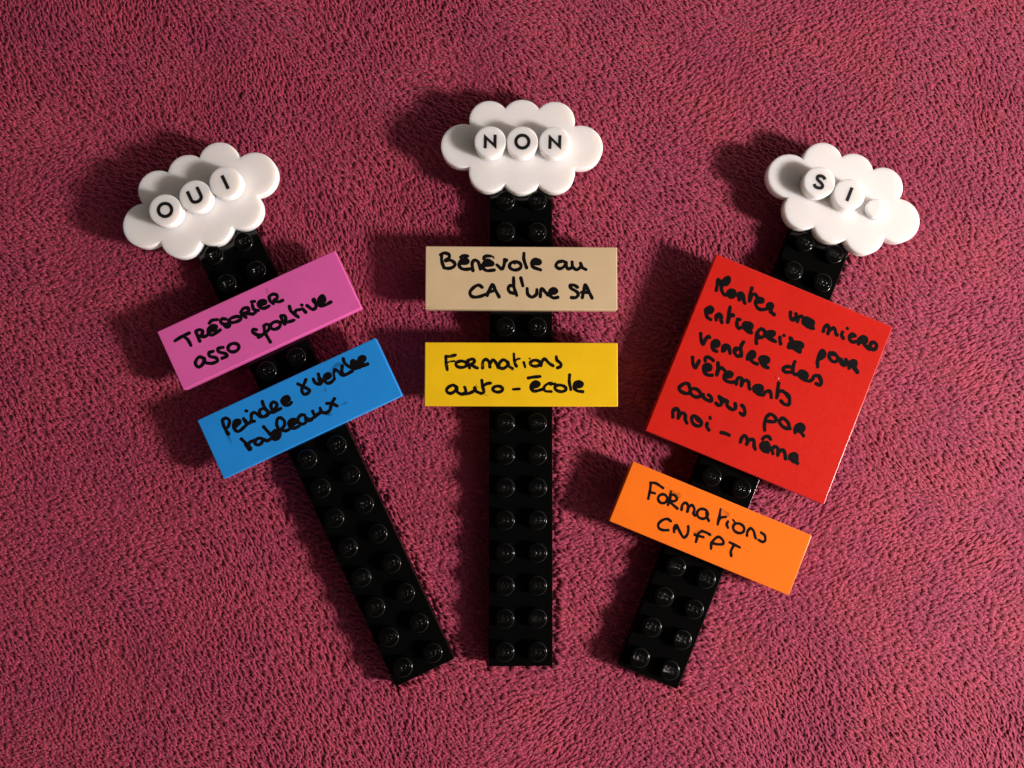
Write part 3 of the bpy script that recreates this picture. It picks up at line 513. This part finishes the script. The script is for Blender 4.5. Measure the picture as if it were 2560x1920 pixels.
b.inputs['Sheen Tint'].default_value = (1.0, 0.55, 0.62, 1)
b.inputs['Specular IOR Level'].default_value = 0.35
nf = N.new('ShaderNodeTexNoise'); nf.inputs['Scale'].default_value = 38; nf.inputs['Detail'].default_value = 3
L.new(tc.outputs['Object'], nf.inputs['Vector'])
bp = N.new('ShaderNodeBump'); bp.inputs['Strength'].default_value = 0.6; bp.inputs['Distance'].default_value = 0.012
L.new(nf.outputs['Fac'], bp.inputs['Height']); L.new(bp.outputs['Normal'], b.inputs['Normal'])
M['fleece'] = m

# backing sheet
gx = np.concatenate([np.linspace(-600, -170, 40, endpoint=False), np.arange(-170, 170, 2.5), np.linspace(170, 600, 40)])
gy = np.concatenate([np.linspace(-450, -130, 30, endpoint=False), np.arange(-130, 140, 2.5), np.linspace(140, 450, 30)])
nx, ny = len(gx), len(gy)
X, Y = np.meshgrid(gx, gy)
Zb = ground(X, Y) * 0.6 - 0.55 - BACK
V = np.stack([X.ravel(), Y.ravel(), Zb.ravel()], 1) * MM
F = [(j * nx + i, j * nx + i + 1, (j + 1) * nx + i + 1, (j + 1) * nx + i) for j in range(ny - 1) for i in range(nx - 1)]
me = bpy.data.meshes.new('blanket')
me.from_pydata(V.tolist(), [], F)
ta = me.attributes.new('tint', 'FLOAT', 'POINT'); ta.data.foreach_set('value', np.full(nx * ny, 0.8, np.float32))
me.shade_smooth()
bl = link('fleece_blanket', me, None, M['fleece'])
bl['label'] = 'raspberry red fleece blanket that everything lies on'
bl['category'] = 'blanket'

# pile: short bent tufts, each a small rounded lock of fibres combed along a wandering direction
PX0, PX1, PY0, PY1 = -152, 152, -116, 126
du, dv = 1.28, 0.58
rot = math.radians(-20)                                   # rows of the knit run slightly aslant
uu = np.arange(-200, 200, du); vv = np.arange(-190, 190, dv)
GU, GV = np.meshgrid(uu, vv)
GU = GU + (np.arange(len(vv)) % 2)[:, None] * du * 0.5
GU = GU.ravel() + rng.uniform(-.5, .5, GU.size) * du
GV = GV.ravel() + rng.uniform(-.42, .42, GV.size) * dv
gx = GU * math.cos(rot) - GV * math.sin(rot); gy = GU * math.sin(rot) + GV * math.cos(rot)
k_ = (gx > PX0) & (gx < PX1) & (gy > PY0) & (gy < PY1)
gx = gx[k_]; gy = gy[k_]
n = gx.size
flow = math.radians(FLOW0) + 0.50 * vnoise(gx, gy, 62, 5) + 0.46 * vnoise(gx, gy, 24, 6) + 0.22 * vnoise(gx, gy, 7, 8) + rng.normal(0, 0.22, n)
dx, dy = np.cos(flow), np.sin(flow)
Lh = rng.uniform(1.6, 2.8, n) * (1 + 0.25 * vnoise(gx, gy, 23, 9))     # reach along the comb
rel = np.clip(0.50 + 0.30 * vnoise(gx, gy, 34, 12) + 0.18 * vnoise(gx, gy, 12, 13) + 0.28 * (gx - 0.5 * gy) / 130, 0.12, 1.2)   # how proud the locks stand
zr = ground(gx, gy) - 2.4
zt = ground(gx, gy) * 0.6 - 0.55 + (rng.normal(0, 0.034, n) + 0.024 * vnoise(gx, gy, 3.2, 10)) * rel
W_ = rng.uniform(0.37, 0.60, n)
curl = rng.normal(0, 0.18, n)
# nothing of the pile goes up through the plates that press on it
def inside(px, py, m_):
    hit = np.zeros(px.shape, bool)
    for (x, y, t), *_ in PLATES:
        c, s = math.cos(t), math.sin(t)
        lx = (px - x) * c + (py - y) * s; ly = -(px - x) * s + (py - y) * c
        hit |= (abs(lx) < 7.9 + m_) & (ly > -m_) & (ly < ROWS * 8 + m_)
    return hit
T_ = np.array([0.0, 0.5, 0.88])
RAD = np.array([0.5, 1.0, 0.85])
K = 5
ang = np.arange(K) * 2 * math.pi / K
verts = np.zeros((n, len(T_) * K + 1, 3), np.float32)
def centre(t):
    s_ = Lh * (0.35 * t + 0.65 * t * t)
    side = curl * t * t * 0.8
    z = zr + (zt - zr) * (1 - np.clip(1 - t, 0, 1) ** 4)
    return gx + dx * s_ - dy * side, gy + dy * s_ + dx * side, z
for k, t in enumerate(T_):
    px, py, pz = centre(t)
    for a_i, a in enumerate(ang):
        wob = 1 + rng.uniform(-.2, .2, n)
        ww = W_ * RAD[k] * math.cos(a) * wob
        hh = W_ * RAD[k] * math.sin(a) * 0.135 * wob * (0.5 + 0.5 * rel)
        # ring plane leans with the lock: sideways axis = (-dy, dx), other axis between up and backwards
        ta_ = t * 1.05
        verts[:, k * K + a_i, 0] = px - dy * ww - dx * hh * math.cos(ta_)
        verts[:, k * K + a_i, 1] = py + dx * ww - dy * hh * math.cos(ta_)
        verts[:, k * K + a_i, 2] = pz + hh * math.sin(ta_)
px, py, pz = centre(1.12)
verts[:, -1, 0] = px; verts[:, -1, 1] = py; verts[:, -1, 2] = pz - 0.05 - 0.03 * rel
near = inside(gx, gy, 1.3) & ~inside(gx, gy, -0.4)                 # locks beside a plate are pushed up against it
verts[near, K:, 2] += (rng.uniform(0.0, 0.5, near.sum()))[:, None]
fx, fy, fz = verts[..., 0], verts[..., 1], verts[..., 2]
hit = inside(fx, fy, 0.0)
fz[hit] = np.minimum(fz[hit], -0.06)
keep = ~inside(gx, gy, -3.0)
verts = verts[keep]
n = verts.shape[0]
nv = verts.shape[1]
quads = [(k * K + i, k * K + (i + 1) % K, (k + 1) * K + (i + 1) % K, (k + 1) * K + i) for k in range(len(T_) - 1) for i in range(K)]
last = (len(T_) - 1) * K
tris = [(last + i, last + (i + 1) % K, nv - 1) for i in range(K)]
off = (np.arange(n) * nv)[:, None, None]
Q = (np.array(quads)[None] + off).reshape(-1, 4)
Tt = (np.array(tris)[None] + off).reshape(-1, 3)
me = bpy.data.meshes.new('pile')
me.vertices.add(n * nv); me.vertices.foreach_set('co', (verts.reshape(-1) * MM).astype(np.float32))
nl = Q.size + Tt.size
me.loops.add(nl); me.loops.foreach_set('vertex_index', np.concatenate([Q.ravel(), Tt.ravel()]).astype(np.int32))
npoly = len(Q) + len(Tt)
me.polygons.add(npoly)
me.polygons.foreach_set('loop_start', np.concatenate([np.arange(len(Q)) * 4, Q.size + np.arange(len(Tt)) * 3]).astype(np.int32))
me.update(calc_edges=True)
me.shade_smooth()
tint = np.repeat(np.clip(rng.normal(1.0, 0.07, n), 0.7, 1.35), nv).astype(np.float32)
ta = me.attributes.new('tint', 'FLOAT', 'POINT'); ta.data.foreach_set('value', tint)
pile = link('pile', me, bl, M['fleece'])
pile['kind'] = 'stuff'
print('tufts', n, 'tris', len(Q) * 2 + len(Tt))
